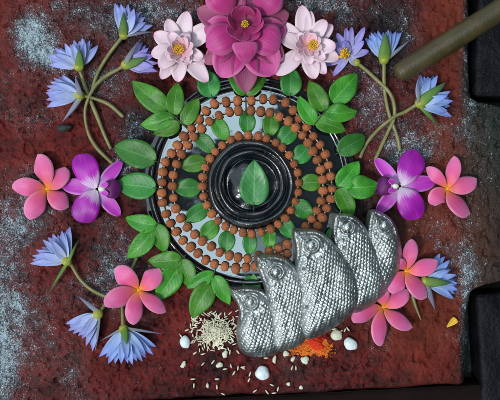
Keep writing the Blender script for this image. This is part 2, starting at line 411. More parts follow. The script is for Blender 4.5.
def blob(X, Y, cx, cy, rx, ry, p=1.0):
    d = ((X-cx)/rx)**2+((Y-cy)/ry)**2
    return np.exp(-d*p)
def platform():
    st = .9
    xs = np.concatenate([np.arange(-90, -6, 6), np.arange(-6, 530, st)]); ys = np.concatenate([np.arange(-90, -6, 6), np.arange(-6, 418, st)])
    X, Y = np.meshgrid(xs, ys, indexing='ij')
    Z = (fbm(X, Y, 60, 5, 11)-.5)*5+(fbm(X, Y, 9, 4, 21, .6)-.5)*3.6
    Z += -1.6*np.clip(fbm(X, Y, 5, 2, 41)-.62, 0, 1)*6            # pits
    cr = np.abs(fbm(X+10*vnoise(X/30, Y/30, 5), Y, 34, 3, 51)-.5); Z -= np.clip(.018-cr, 0, 1)*70   # cracks
    # lies flat under the round plate
    rr = np.hypot(X-250, Y-184); fl = np.clip((118-rr)/10, 0, 1); Z = Z*(1-fl)-.6*fl
    Z -= 1.2
    # rounded broken edges on the right and at the front
    ex = 469+6*(fbm(Y, Y*0, 30, 3, 61)-.5)-3*np.clip((Y-290)/30, 0, 1)+46/(1+np.exp(-(Y-104)/2.5))/(1+np.exp((Y-284)/3.0))
    ey = 403-.05*(X-100)+4*(fbm(X, X*0, 40, 3, 62)-.5)
    mid = np.clip(1-np.abs(Y-190)/90, 0, 1)
    for D, w in ((X-(ex-6), 12), (Y-(ey-3), 9)):
        t = np.clip(D/w, 0, 1.6); Z -= t**2*(24 if w == 12 else 40)*(1-.55*(mid if w == 12 else 0))
    Z = np.maximum(Z, -52)
    wet_glint = .06+1.0*np.clip((fbm(X, Y, 38, 4, 71)-.50)*3.6, 0, .8)*np.clip(.25+fbm(X,Y,120,2,73),0,1)  # wetness mask, also sets where glints are painted
    for c in ((28, 34, 20, 22, 1.5), (46, 54, 14, 10, .9), (60, 60, 22, 16, .5), (95, 20, 45, 22, .7), (110, 75, 26, 60, .4), (0, 360, 26, 60, 1.7), (2, 270, 26, 50, .9), (6, 210, 36, 40, .7), (45, 345, 20, 50, .45), (75, 370, 16, 40, .5),
              (150, 12, 30, 20, .8), (135, 128, 16, 16, .8), (190, 10, 22, 16, .8), (372, 95, 20, 40, .6), (395, 150, 30, 25, .7), (425, 135, 35, 30, .45), (470, 40, 8, 70, 1.3), (468, 330, 8, 70, 1.4),
              (320, 8, 24, 14, .5), (405, 20, 16, 26, .6), (440, 225, 36, 20, .4), (480, 160, 24, 70, .45), (120, 170, 15, 12, .6), (110, 285, 40, 30, .3), (380, 250, 80, 40, .2)):
        wet_glint += c[4]*blob(X, Y, *c[:4])
    wet_glint *= 1-.75*blob(X, Y, 40, 95, 34, 14)
    wet_glint *= 1-.8*blob(X, Y, 250, 385, 200, 22); wet_glint *= 1-.6*blob(X, Y, 430, 340, 26, 40)
    wet_glint = np.clip(wet_glint*.86, 0, 1.7)
    Z += wet_glint*(fbm(X, Y, 2.6, 2, 81)-.5)*2.2*(1-fl)
    moss = np.clip((X-458-16*(fbm(X, Y, 30, 3, 91)-.5))/10, 0, 1)
    moss = np.maximum(moss, .9*blob(X, Y, 408, 158, 22, 9)*2); moss = np.clip(moss, 0, 1)
    stain_shade = np.zeros_like(X)  # dark stains, plus shade near leaves and pole painted into the colour
    for c in ((383, 222, 26, 26, 1.6), (395, 30, 20, 40, 1.1), (150, 130, 26, 22, .9), (420, 60, 50, 18, .5), (350, 200, 25, 40, .9), (105, 12, 50, 22, .5), (140, 170, 20, 70, .6), (440, 400, 300, 14, 1.0), (350, 20, 30, 16, .5), (100, 105, 22, 14, .35)):
        stain_shade += c[4]*blob(X, Y, *c[:4])
    stain_shade = np.clip(stain_shade*(.5+fbm(X, Y, 16, 4, 95)), 0, .92)
    warm = np.clip(blob(X, Y, 450, 30, 28, 60)*1.3+blob(X, Y, 440, 240, 50, 70)*1.3+blob(X, Y, 420, 330, 50, 50)*.7+blob(X, Y, 440, 145, 30, 26)+.35*blob(X, Y, 10, 20, 40, 30), 0, 1)
    v = np.stack([(X-250)*S, (200-Y)*S, Z*S], -1).reshape(-1, 3)
    n, m = X.shape
    o = obj('stone_platform', v, [tuple(reversed(f)) for f in gridfaces(n, m)][:], M['stone'], attr=dict(wet_glint=wet_glint.ravel(), moss=moss.ravel(), stain_shade=stain_shade.ravel(), warm=warm.ravel()))
    tag(o, kind='structure')
    return X, Y, Z
PX, PY, PZ = platform()
def zs(x, y):
    i = min(np.searchsorted(PX[:, 0], x), PX.shape[0]-1); j = min(np.searchsorted(PY[0], y), PY.shape[1]-1); return PZ[i, j]

def rock_box(name, x0, x1, y0, y1, z0, z1, mat, label, cat, tilt=0, seed=0):
    """rough block: rounded slab with uneven faces"""
    n = 26; vs = []; c = W((x0+x1)/2, (y0+y1)/2, z0)
    faces = []; idx = {}
    def key(i, j, k):
        if (i, j, k) not in idx:
            u, v, w = i/n*2-1, j/n*2-1, k/n*2-1
            e = 0.10
            p = np.array((u, v, w)); q = p.copy()
            for a in range(3): q[a] = math.copysign(abs(p[a])**1.0, p[a])
            l = np.array((u*(x1-x0)/2, v*(y1-y0)/2, w*(z1-z0)/2))
            hx = np.array(((x1-x0)/2, (y1-y0)/2, (z1-z0)/2)); r = 5
            inner = np.clip(l, -(hx-r), hx-r); dd = l-inner; dn = np.linalg.norm(dd)
            if dn > 0: l = inner+dd/dn*r
            l = l+(fbm(np.array([l[0]+l[2]*.7]), np.array([l[1]+l[2]*.4]), 14, 3, seed)[0]-.5)*2.6
            cx, cy, cz = (x0+x1)/2, (y0+y1)/2, (z0+z1)/2
            idx[(i, j, k)] = len(vs); ct, sn = math.cos(R(tilt)), math.sin(R(tilt))
            X = l[0]*ct-l[1]*sn; Y = l[0]*sn+l[1]*ct
            vs.append(((cx+X-250)*S, (200-cy-Y)*S, (cz+l[2])*S))
        return idx[(i, j, k)]
    for a in range(n):
        for b in range(n):
            faces.append((key(a, b, n), key(a, b+1, n), key(a+1, b+1, n), key(a+1, b, n)))
            faces.append((key(a, b, 0), key(a+1, b, 0), key(a+1, b+1, 0), key(a, b+1, 0)))
            for k0, fl in ((0, 1), (n, 0)):
                q = (key(k0, a, b), key(k0, a+1, b), key(k0, a+1, b+1), key(k0, a, b+1)); faces.append(q)
                q = (key(a, k0, b), key(a+1, k0, b), key(a+1, k0, b+1), key(a, k0, b+1)); faces.append(q)
    o = obj(name, vs, faces, mat, origin=c); tag(o, label, cat)
rock_box('stone_block', 479, 560, -60, 97, -66, -8, M['block'], 'dark blue grey stone block behind the bamboo pole, upper right corner', 'stone block', 2, 3)
rock_box('stone_block', 484, 570, 292, 470, -66, -14, M['block'], 'dark stone block beside the lower right corner of the red platform', 'stone block', -3, 8)
rock_box('wooden_plank', -60, 520, 400, 452, -66, -18, M['plank'], 'dark brown plank running along the front edge of the red stone', 'plank', -2.9, 12)

# ---------------------------------------------------------------- the black round base
CX, CY = 250, 184
base = thing('round_base', 'polished black round plate with stepped rings under the leaves and bead strings', 'altar base', W(CX, CY, 0))
prof = [(106.5, -3), (107, 0), (105.8, 1.4), (103.6, 2.9), (101.2, 4.6), (99.6, 7.4), (98, 8.6), (96.2, 7.8), (95.2, 5.2), (93.5, 4.3), (88, 4.6), (75, 4.8), (60, 4.8), (50, 4.8), (44, 4.8), (20, 4.8), (.2, 4.8)]
prof = smooth_prof(prof, 4)
lathe('plate', base, CX, CY, prof, M['plate'], 256, .012)
prof2 = [(45, 4.2), (44.8, 7), (44, 11), (42, 14.2), (39.6, 15.2), (37.4, 13.8), (36, 11.4), (35, 11.8), (33.6, 15), (31.6, 17.6), (29.4, 17.4), (27.4, 14.6), (26, 10), (24.6, 8.6), (22.5, 9.4), (18, 11.6), (10, 14), (4, 15), (.2, 15.2)]
lathe('ringed_dome', base, 251, 184, smooth_prof(prof2, 5), M['dome'], 220, .6)
PZT = 4.8   # top of the plate

# ---------------------------------------------------------------- leaves
def leaf(name, parent, b, t, w, mat=None, z=(6, 8, 6), fold=.12, stalk=0, roll=0, bend=0, label=None, cat=None, group=None):
    mat = mat or M['leaf']; w = w*random.uniform(.93, 1.06)
    c = W((b[0]+t[0])/2, (b[1]+t[1])/2, z[0])
    top = parent is None
    if top: parent = thing(name, label, cat or 'leaf', c, group)
    o = petal('blade' if top else 'leaf', parent, b, t, w, mat, z=z, cup=.06, fold=fold, roll=roll, a=(.55 if w < 26 else .5), b=(.70 if top and w < 28 else .88), n=19, m=9, thick=.3, bend=bend+random.uniform(-1, 1), wav=random.uniform(.4, 1.3))
    if top:
        dx, dy = b[0]-t[0], b[1]-t[1]; l = math.hypot(dx, dy); s = stalk or 3
        tube('stalk', parent, [(b[0]-dx/l*3, b[1]-dy/l*3, z[0]+.3), (b[0], b[1], z[0]+.2), (b[0]+dx/l*s, b[1]+dy/l*s, z[0]-.2)], .45, M['sprig'], 6, 3)
    return parent
ring = [((214, 118), (228, 140), 17, 'between the garlands at eleven o\'clock'),
        ((246, 112), (247, 134), 17, 'hanging below the top sprig between the garlands at twelve o\'clock'),
        ((196, 135), (214, 153), 16, 'between the garlands on the light reflection at ten o\'clock'),
        ((206, 160), (181, 166), 17, 'between the garlands just above nine o\'clock, its edge under the strand'),
        ((201, 188), (174, 188), 18, 'between the garlands exactly at nine o\'clock, pointing left'),
        ((209, 206), (185, 222), 18, 'between the garlands just below nine o\'clock'),
        ((217, 222), (200, 240), 18, 'between the garlands at about half past seven'),
        ((228, 231), (226, 253), 17, 'between the garlands at seven o\'clock'),
        ((249, 233), (249, 255), 16, 'between the garlands at six o\'clock'),
        ((269, 229), (269, 249), 15, 'just right of six o\'clock, above the second snake head'),
        ((282, 219), (294, 238), 16, 'at five o\'clock, touching the middle snake head'),
        ((294, 202), (312, 217), 18, 'between the garlands at four o\'clock'),
        ((321, 183), (299, 184), 18, 'between the garlands exactly at three o\'clock, on the dark side'),
        ((309, 146), (293, 162), 18, 'between the garlands just above three o\'clock'),
        ((295, 127), (279, 145), 18, 'between the garlands at one thirty'),
        ((272, 115), (270, 137), 18, 'between the garlands at one o\'clock')]
for i, (b, t, w, lab) in enumerate(ring):
    leaf('leaf', None, b, t, w, M['leafd'] if i % 3 else M['leaf'], z=(PZT+1.6, PZT+3.6, PZT+2.0), fold=.10, label='small round green leaf '+lab, group='leaves laid round the black plate', roll=random.uniform(-5, 5))
leaf('leaf', None, (254, 205), (254.5, 159.5), 29, M['leafc'], z=(15.5, 17.5, 18.5), fold=.06, stalk=7, label='single large pointed leaf lying on the centre of the black dome', group=None)
leaf('leaf', None, (212, 97), (205, 71), 22, M['leafd'], z=(11, 11.5, 8), label='green leaf below the left white and pink water lily, on the plate rim')
leaf('leaf', None, (290, 96), (291, 68), 23, M['leafd'], z=(11, 11.5, 8), label='green leaf below the right white and pink water lily, on the plate rim')
leaf('leaf', None, (155.5, 161), (114.5, 146), 26, M['leafd'], z=(12.5, 10, 3), label='broad dark green leaf above the purple orchid, left of the plate', stalk=4)
leaf('leaf', None, (156, 188), (116.5, 184), 27, M['leafd'], z=(12.5, 10, 3), label='broad dark green leaf touching the left purple orchid lip', stalk=4)
leaf('leaf', None, (338, 153), (365.5, 137), 21, M['leafd'], z=(12, 12, 4), label='rounded dark green leaf right of the plate near the crossed stems')
leaf('leaf', None, (251, 300), (251, 273), 20, M['leafd'], z=(3, 5, 4), label='green leaf tip poking out between the first two snake heads')
leaf('leaf', None, (330, 256), (330, 228), 12, M['leafd'], z=(9, 11, 10), label='narrow green leaf squeezed between the third and fourth snake heads')
def sprig(label, leaves, stem, z=6):
    z += 5
    c = W(*stem[0], 1); t = thing('leaf_sprig', label, 'leaf sprig', c, 'leaf sprigs round the plate')
    for i, (b, tp, w) in enumerate(leaves):
        leaf('leaf', t, b, tp, w, M['leaf'], z=(z, z+1.0+(i % 2)*1.5, z-4.5-(i % 2)), roll=random.uniform(-7, 7), bend=random.uniform(-1.5, 1.5), fold=.14)
    tube('stem', t, [(x, y, z+.4) for x, y in stem], .75, M['sprig'], 6, 4)
sprig('five leaf green sprig at the upper left edge of the plate', [((180, 125), (153, 134), 17), ((168, 110), (132, 81.5), 23), ((173, 116), (140.5, 125), 19), ((174, 115), (178, 82), 19), ((183, 124), (198, 97.5), 16)], [(166, 109), (174, 116), (180, 122), (187, 128)], 8)
sprig('two leaf sprig below the magenta lotus at the top of the plate', [((245, 95), (228, 70), 17), ((246, 95), (266, 68), 17)], [(245.5, 94), (246, 105), (246, 116)], 5)
sprig('three leaf bright green sprig on the lower left, below the left purple orchid', [((157, 225), (125.5, 217), 19), ((152, 231), (126.5, 257.5), 21), ((156, 225), (164, 253), 18)], [(149, 232), (155, 226), (160, 222)], 6)
sprig('three leaf sprig beside the lower left plumeria, tucked under the plate edge', [((182, 259), (148, 261), 20), ((178, 267), (156, 300), 23), ((181, 260), (190, 288), 19)], [(174, 269), (181, 259), (186, 255)], 6)
sprig('three leaf sprig at the bottom of the plate above the husked rice', [((214, 273), (186.5, 288), 15), ((212, 284), (192.5, 318.5), 22), ((214, 276), (229, 305), 16)], [(211, 287), (213.5, 275), (216, 268)], 6)
sprig('five leaf sprig on the upper right of the plate, left of the crossed stems', [((332, 102), (357.5, 74), 23), ((324, 111), (309, 81), 19), ((316, 123), (299, 96), 18), ((325, 111), (357.5, 111), 19), ((315, 121), (346, 131), 19)], [(332, 101), (325, 111), (319, 119), (313, 126)], 9)
sprig('three leaf sprig beside the right purple orchid above the fourth snake head', [((338, 187), (358.5, 161), 20), ((349, 187), (379, 185), 25), ((339, 188), (353, 218), 19)], [(351, 187), (339, 187.5), (326, 184)], 9)

# ---------------------------------------------------------------- bead strings
bead_me = None
def bead_mesh():
    """a rudraksha seed: ball with five lengthwise furrows and warts"""
    vs = []; seg, rings = 24, 14
    for i in range(rings+1):
        th = math.pi*i/rings
        for j in range(seg):
            a = 2*math.pi*j/seg
            q = 1-.06*abs(math.cos(2.5*a))**6+.035*math.sin(9*a+3*math.sin(5*th))*math.sin(8*th)
            q *= 1-.12*max(0, abs(math.cos(th))-.8)/.2
            vs.append((math.sin(th)*math.cos(a)*q, math.sin(th)*math.sin(a)*q, math.cos(th)*.94*q))
    me = bpy.data.meshes.new('bead'); me.from_pydata(vs, [], gridfaces(rings+1, seg, wrap=True))
    me.polygons.foreach_set('use_smooth', [True]*len(me.polygons)); me.materials.append(M['bead']); return me
bead_me = bead_mesh()
def garland(label, pts, z, r=4.6, closed=False):
    t = thing('bead_garland', label, 'bead string', W(*pts[0], z), 'strings of brown seed beads on the black plate')
    n = len(pts); o0 = base_of(t)
    for i, (x, y) in enumerate(pts):
        o = bpy.data.objects.new('bead', bead_me); C.objects.link(o); o.parent = t
        rr = r*random.uniform(.92, 1.05); w = W(x, y, z+rr*.9)
        o.location = w-o0; o.scale = (rr*S,)*3
        x2, y2 = pts[(i+1) % n] if (closed or i < n-1) else pts[i-1]
        d = Vector((x2-x, -(y2-y), 0)); o.rotation_euler = d.to_track_quat('Z', 'Y').to_euler(); o.rotation_euler.rotate_axis('Z', random.uniform(0, 6))
    P = [(x, y, z+r*.9) for x, y in pts]
    if closed: P.append(P[0])
    tube('string', t, P, .5, M['thread'], 6, 2, cap=not closed)
    kv, kf = [], []
    for i in range(len(P)-1):                              # knots between the beads
        m = W((P[i][0]+P[i+1][0])/2, (P[i][1]+P[i+1][1])/2, z+r*.9)
        o = len(kv); 
        for a in range(5):
            th = math.pi*a/4
            for b in range(6):
                an = 2*math.pi*b/6; kv.append(m+Vector((math.sin(th)*math.cos(an), math.sin(th)*math.sin(an), math.cos(th)))*.95*S)
        kf += gridfaces(5, 6, True, o)
    obj('knots', kv, kf, M['thread'], t)
nb = 32; inner = []
for i in range(nb):
    a = 2*math.pi*i/nb+.04
    inner.append((250.4+47.6*math.cos(a)+random.uniform(-.6, .6), 184.4-49*math.sin(a)+random.uniform(-.6, .6)))
garland('closed ring of brown seed beads lying tight round the black dome', inner, PZT, 4.8, True)
outer = [(317.8, 226), (322.4, 217.4), (327, 208.2), (331.2, 198.8), (332.2, 188.6), (330.8, 176.4), (328.4, 165.2), (325.4, 154.4), (320.2, 144.8), (313.4, 136.2), (307, 126.8), (299.6, 118.2), (293.4, 110.2), (285.8, 102.4), (273.4, 99.4), (263.2, 98.6), (251.4, 100.1), (237.6, 100.6), (226, 101.6), (214.4, 103.6), (206, 110.8), (198.6, 118.6), (191, 128), (183.8, 136.2), (177.6, 145.4), (171.6, 153.4), (165.4, 162), (162.8, 172), (162.2, 182.2), (162, 192.8), (162.6, 202.6), (165.8, 214), (170.2, 223.4), (176.2, 231.8), (182.8, 240.6), (190.6, 247.2), (197.8, 253.4), (205.6, 260.2), (214.4, 264.2), (224.8, 266.6), (235.8, 268.8), (246, 267.8), (255, 266.6), (266, 263), (278, 258), (287.4, 254)]
inn2 = [(305.8, 226.4), (311.8, 219), (316.8, 210.6), (321.2, 200.8), (323.2, 190.6), (322.6, 179.6), (320.8, 169.6), (317.4, 159.8), (312.8, 151.2), (308.2, 142.8), (302.6, 135.2), (295.6, 127.8), (288.4, 121.2), (279.6, 116.8), (270, 112.6), (260.8, 111.2), (251, 110.4), (238.4, 110.4), (229.6, 111.6), (219, 115.4), (209.6, 121.2), (201.4, 128.4), (193.6, 136.4), (187.6, 144.8), (181.6, 154), (176.8, 164), (173.5, 175), (172.7, 186), (173.7, 197.8), (175.9, 208.6), (180.6, 218.2), (187.2, 227.2), (194.6, 234.4), (202.4, 241), (211.4, 246.6), (219.8, 252.4), (229.4, 255.8), (238, 257.6), (247.6, 258.8), (259, 256), (269.4, 252), (278.8, 248.6), (287.2, 244.2)]
garland('outermost string of brown seed beads along the rim of the black plate', outer, PZT, 5.15)
garland('middle string of brown seed beads just inside the outermost one', inn2, PZT, 5.05)

# ---------------------------------------------------------------- blue water lilies
def fan_lily(label, cal, tips, stem, mat, seps, zc=9, crad=5.2, stemr=1.9):
    t = thing('blue_water_lily', label, 'water lily', W(*cal, 0), 'blue water lilies lying on the stone')
    mx = sum(p[0] for p in tips)/len(tips)-cal[0]; my = sum(p[1] for p in tips)/len(tips)-cal[1]
    l = math.hypot(mx, my); ax, ay = mx/l, my/l
    tips = sorted(tips, key=lambda p: math.atan2((p[0]-cal[0])*ay*-1+(p[1]-cal[1])*ax, (p[0]-cal[0])*ax+(p[1]-cal[1])*ay))
    ts = list(tips)
    def put(tip, ln, ztop, wd, zb, jit=1.5, off=4):
        dx, dy = tip[0]-cal[0], tip[1]-cal[1]; d = math.hypot(dx, dy); ux, uy = dx/d, dy/d
        q = (cal[0]+dx*ln+random.uniform(-jit, jit), cal[1]+dy*ln+random.uniform(-jit, jit))
        sx, sy = (ux*.5+ax*.5)*off, (uy*.5+ay*.5)*off
        petal('petal', t, (cal[0]+sx, cal[1]+sy), q, wd*random.uniform(.88, 1.12), mat, z=(zb, (zb+ztop)/2+2.6, ztop), cup=.38, roll=random.uniform(-14, 14), a=.5, b=.88, n=14, m=7, bend=random.uniform(-1, 1), thick=.4)
    n = len(ts)
    for i in range(n-1):                       # low layer, seen between the others
        mid = ((ts[i][0]+ts[i+1][0])/2, (ts[i][1]+ts[i+1][1])/2)
        put(mid, .95, 2.5, 8.5, 6)
    for i, p in enumerate(ts):
        s = 1-abs((i-(n-1)/2)/((n-1)/2+.01)); put(p, 1.0, 5+9*s, 8.2, zc-1, .4)
    for i in range(n-1):
        s = 1-abs((i-(n-2)/2)/((n-2)/2+.01)); mid = ((ts[i][0]+ts[i+1][0])/2, (ts[i][1]+ts[i+1][1])/2)
        (i % 2 == 1) and put(mid, .88, 8+11*s, 8, zc+1.5)
    ball('calyx', t, W(cal[0]+ax*1.5, cal[1]+ay*1.5, zc), crad, M['calyx'], sq=(1, 1, .9), seg=16)
    for (tp, w, kind, zt) in seps:
        dx, dy = tp[0]-cal[0], tp[1]-cal[1]; d = math.hypot(dx, dy)
        petal('sepal', t, (cal[0]-dx/d*2, cal[1]-dy/d*2), tp, w*.86, M['sepg' if kind == 'g' else 'sepv'], z=(zc+2, zc+(6 if zt > 5 else 0)+2, zt), cup=-.28, a=.32, b=.95, n=16, m=7, bend=random.uniform(-1, 1), thick=.6)
    if stem:
        P = [(cal[0], cal[1], zc-1)]+[(x, y, z) for x, y, z in stem]
        tube('stem', t, P, stemr, M['stem'], 10, 6, rads=[stemr*1.5]+[stemr*random.uniform(.82, 1.12) for _ in P[1:]])
    return t
fan_lily('blue water lily, leftmost and upper one of the two at the upper left', (79.5, 68), [(47, 56), (49, 65), (55, 48), (65, 43), (74, 40), (82, 37.5), (90, 40), (98, 45)], [(81, 74, 6), (88, 94, 3), (97, 116, 3), (105, 136, 3), (111, 149, 2)], M['blue'], [((79, 48), 10, 'g', 19)])
fan_lily('violet blue water lily at the top left, its stem curving down to the crossing', (123.5, 36), [(115, 3), (121, 4), (128, 4), (134, 8), (140, 12), (145, 17), (153, 25)], [(120, 40, 6), (110, 53, 4), (101, 67, 3), (95, 80, 3), (92, 92, 2.5)], M['blue'], [((124, 11), 10, 'g', 16), ((154, 32), 5, 'v', 4)])
fan_lily('violet blue water lily pointing right, beside the left white water lily', (124.5, 65), [(143, 42), (149, 48), (154, 55), (158, 63), (158, 72), (150, 73)], [(119, 69, 7), (108, 75, 6), (97, 84, 6.5), (89, 97, 7), (85, 112, 4), (88, 132, 3), (97, 148, 3), (113, 164, 2)], M['violet'], [((147, 57), 11, 'g', 19), ((142, 38), 6, 'v', 6)])
fan_lily('blue water lily pointing left, second below the leftmost one, by the black crumb', (81, 96), [(47, 86), (46, 93), (46, 100), (47, 107), (53, 78), (62, 75)], [(86, 96.5, 7), (96, 99, 5), (110, 105, 3), (123.5, 117, 2)], M['blue'], [((62, 122), 6, 'v', 3), ((75, 75), 6, 'v', 9)])
fan_lily('blue water lily left of the lower sprigs, fan opening to the upper left', (68, 262), [(30, 264), (32, 256), (36, 250), (43, 240), (53, 234), (62, 230), (70, 226)], [(72, 266, 6), (80, 279, 3), (92, 290, 3), (107, 297, 2.5)], M['blue'], [((49, 293), 4, 'g', 3), ((79, 239), 4, 'g', 6)])
fan_lily('small blue water lily at the lower left, opening down to the left', (99, 313), [(66, 324), (68, 331), (78, 336), (86, 346), (92, 351)], [(102, 309, 7), (107, 302, 3)], M['blue'], [((78, 296), 6, 'v', 5), ((95, 352), 3.5, 'v', 4)])
fan_lily('blue water lily pointing straight down below the lower left plumeria', (123.5, 328), [(99, 357), (108, 364), (121, 364), (132, 365), (143, 362), (153, 355), (156, 347)], [(123, 322, 8), (122.5, 312, 4), (122, 305, 3)], M['bluel'], [((127, 345), 9, 'g', 17), ((163, 334), 3.5, 'v', 5), ((100, 341), 3, 'v', 4)])
fan_lily('pale blue water lily pointing up with a broad green sepal, left of the pole end', (384, 61), [(365, 38), (371, 32), (378, 31), (388, 30), (396, 31), (402, 32)], [(384, 67, 7), (384, 80, 4), (385, 94, 3), (389, 114, 3), (397, 136, 3), (400, 151, 2)], M['bluel'], [((385.5, 32), 14, 'g', 20), ((411, 39), 4.5, 'v', 5)])
fan_lily('blue water lily pointing right below the bamboo pole', (418.5, 104), [(421, 75), (429, 76), (438, 75), (451, 91), (453, 101), (452, 117), (448, 111)], [(413, 107, 7), (405, 112, 6), (394, 117, 7), (379, 129, 4), (367, 143, 3), (360, 158, 2)], M['bluel'], [((446, 82), 12, 'g', 18), ((439, 128), 6, 'g', 4), ((419, 74), 4, 'v', 8)])
fan_lily('blue water lily on the right, half hidden behind the pink plumeria', (424, 281), [(440, 253), (450, 260), (457, 275), (458, 283), (458, 290), (454, 299)], None, M['bluel'], [((452, 283), 11, 'g', 17), ((435, 310), 8, 'v', 3)])
# the one that shows its heart
def open_blue():
    t = thing('blue_water_lily', 'open violet blue water lily showing yellow stamens, beside the right white water lily', 'water lily', W(348, 56, 0), 'blue water lilies lying on the stone')
    c = (349, 56)
    tips = [((321, 65), 9, 4), ((333, 76), 7, 3), ((330, 42), 9, 10), ((337, 33), 8, 14), ((346, 28), 8, 16), ((352, 27), 7, 18), ((365, 27), 8, 16), ((364, 41), 8, 18), ((369, 51), 8, 10), ((358, 66), 8, 5), ((324, 55), 8, 5)]
    for tp, w, zt in tips:
        dx, dy = tp[0]-c[0], tp[1]-c[1]
        petal('petal', t, (c[0]+dx*.06, c[1]+dy*.06), tp, w*.95, M['violet'], z=(8, (8+zt)/2+1, zt), cup=.45, roll=random.uniform(-10, 10), a=.45, b=.62, n=12, m=5, thick=.4)
    for k in range(9):
        a = random.uniform(1.6, 4.2); l = random.uniform(15, 21)
        petal('petal', t, c, (c[0]+l*math.cos(a)*.9+2, c[1]-abs(l*math.sin(a))*.9), 6, M['violet'], z=(9, 13, 13+random.random()*5), cup=.4, n=9, m=5, thick=.4)
    for k in range(38):
        a = random.uniform(0, 6.28); l = random.uniform(2, 9)
        x, y = c[0]-4+l*math.cos(a), c[1]-1+l*math.sin(a)*.8
        tube('stamen', t, [(c[0]-2, c[1], 12), (c[0]-3+l*.6*math.cos(a), c[1]-1+l*.5*math.sin(a), 17), (x, y, 20)], .65, M['stamen'], 5, 2)
    ball('calyx', t, W(356.5, 62.5, 6), 4, M['calyx'])
    tube('stem', t, [(357, 63, 6), (366, 70, 4.5), (378, 81, 4), (389, 92, 5), (394, 104, 6), (394, 118, 4.5), (388, 132, 3), (375, 160, 2)], 1.9, M['stem'], 10, 6)
open_blue()

# ---------------------------------------------------------------- plumeria
def plumeria(label, c, tips, w=20, z=5):
    t = thing('plumeria', label, 'plumeria', W(*c, 0), 'pink plumeria flowers')
    for i, tp in enumerate(tips):
        dx, dy = tp[0]-c[0], tp[1]-c[1]; d = math.hypot(dx, dy)
        ww = w*random.uniform(.93, 1.07) if len(tp) < 3 else tp[2]
        petal('petal', t, (c[0]+dx/d*1.0, c[1]+dy/d*1.0), (tp[0]+dx/d*1.2, tp[1]+dy/d*1.2), ww, M['plum'], z=(z-1, z+5, z+1), cup=-.22, roll=random.uniform(12, 24), a=.82, b=.62, n=18, m=9, bend=random.uniform(.6, 2.4), thick=.45, wav=.5)
    ball('throat', t, W(c[0], c[1], z-2), 2.0, M['stamen'])
plumeria('pink plumeria at the far left beside the purple orchid', (47, 189), [(37.5, 156), (65, 168), (68, 206), (30.5, 219), (13, 188)])
plumeria('pink plumeria on the lower left between leaf sprigs and blue lilies', (138.5, 290), [(115, 270, 22), (158, 269, 20), (165, 311, 15), (134, 324, 18), (106, 306, 21)], z=13)
plumeria('pink plumeria at the far right beside the purple orchid', (447, 189), [(427, 168.5, 13), (454, 157, 15), (475.5, 179, 18), (469, 214, 20), (435, 205, 20)])
plumeria('pink plumeria standing above its neighbour at the right of the silver snakes', (406, 271), [(412, 240, 15), (436.5, 261, 17), (426, 297, 19), (393, 293, 19), (395, 263, 12)], z=12)
plumeria('pink plumeria at the lower right corner of the silver snakes', (383, 307), [(379, 288, 16), (407, 290, 17), (411.5, 327, 16), (381, 345, 18), (354, 322, 19)], z=7)

# ---------------------------------------------------------------- orchids
def orchid(label, cx, cy, s):
    """s = +1: lip to the right, -1: lip to the left"""
    f = lambda x, y: (cx+s*x, cy+y)
    t = thing('orchid', label, 'orchid', W(cx, cy, 0), 'purple orchids at either side of the plate')
    petal('sepal', t, f(2, -2), f(25, -28), 13, M['orchs'], z=(7, 7, 3), cup=.25, a=.55, b=.6, n=15, m=7, thick=.6)
    petal('sepal', t, f(2, 3), f(23, 27), 14, M['orchs'], z=(7, 7, 3), cup=.25, a=.55, b=.6, n=15, m=7, thick=.6)
    petal('sepal', t, f(-1, 0), f(-35, -4), 16, M['orchs'], z=(7, 8, 4), cup=.15, a=.6, b=.5, n=15, m=7, thick=.6)
    petal('petal', t, f(-1, -1), f(-17, -35), 26, M['orch'], z=(9, 13, 8), cup=-.14, a=.66, b=.40, n=22, m=11, thick=.5, wav=1.3, bend=-1*s)
    petal('petal', t, f(-1, 1), f(-17, 33), 27, M['orch'], z=(9, 13, 8), cup=-.14, a=.66, b=.40, n=22, m=11, thick=.5, wav=1.3, bend=1*s)
    petal('lip', t, f(2, 0), f(25, 0), 19, M['lip'], z=(10, 15, 8), cup=-.3, a=.5, b=.3, n=16, m=9, thick=.6, wav=1)
    petal('lip_lobe', t, f(2, -1), f(11, -6), 5.5, M['orchs'], z=(11, 17, 18), cup=.5, a=.5, b=.4, n=8, m=5, thick=.5)
    petal('lip_lobe', t, f(2, 1), f(11, 6), 5.5, M['orchs'], z=(11, 17, 18), cup=.5, a=.5, b=.4, n=8, m=5, thick=.5)
    ball('column', t, W(*f(5, 0), 15), 3.0, M['colm'], sq=(1.3, .9, .9), seg=14)
orchid('purple orchid on the left, its dark lip facing the plate', 97, 189, 1)
orchid('purple orchid on the right, its dark lip facing the plate', 400, 186, -1)

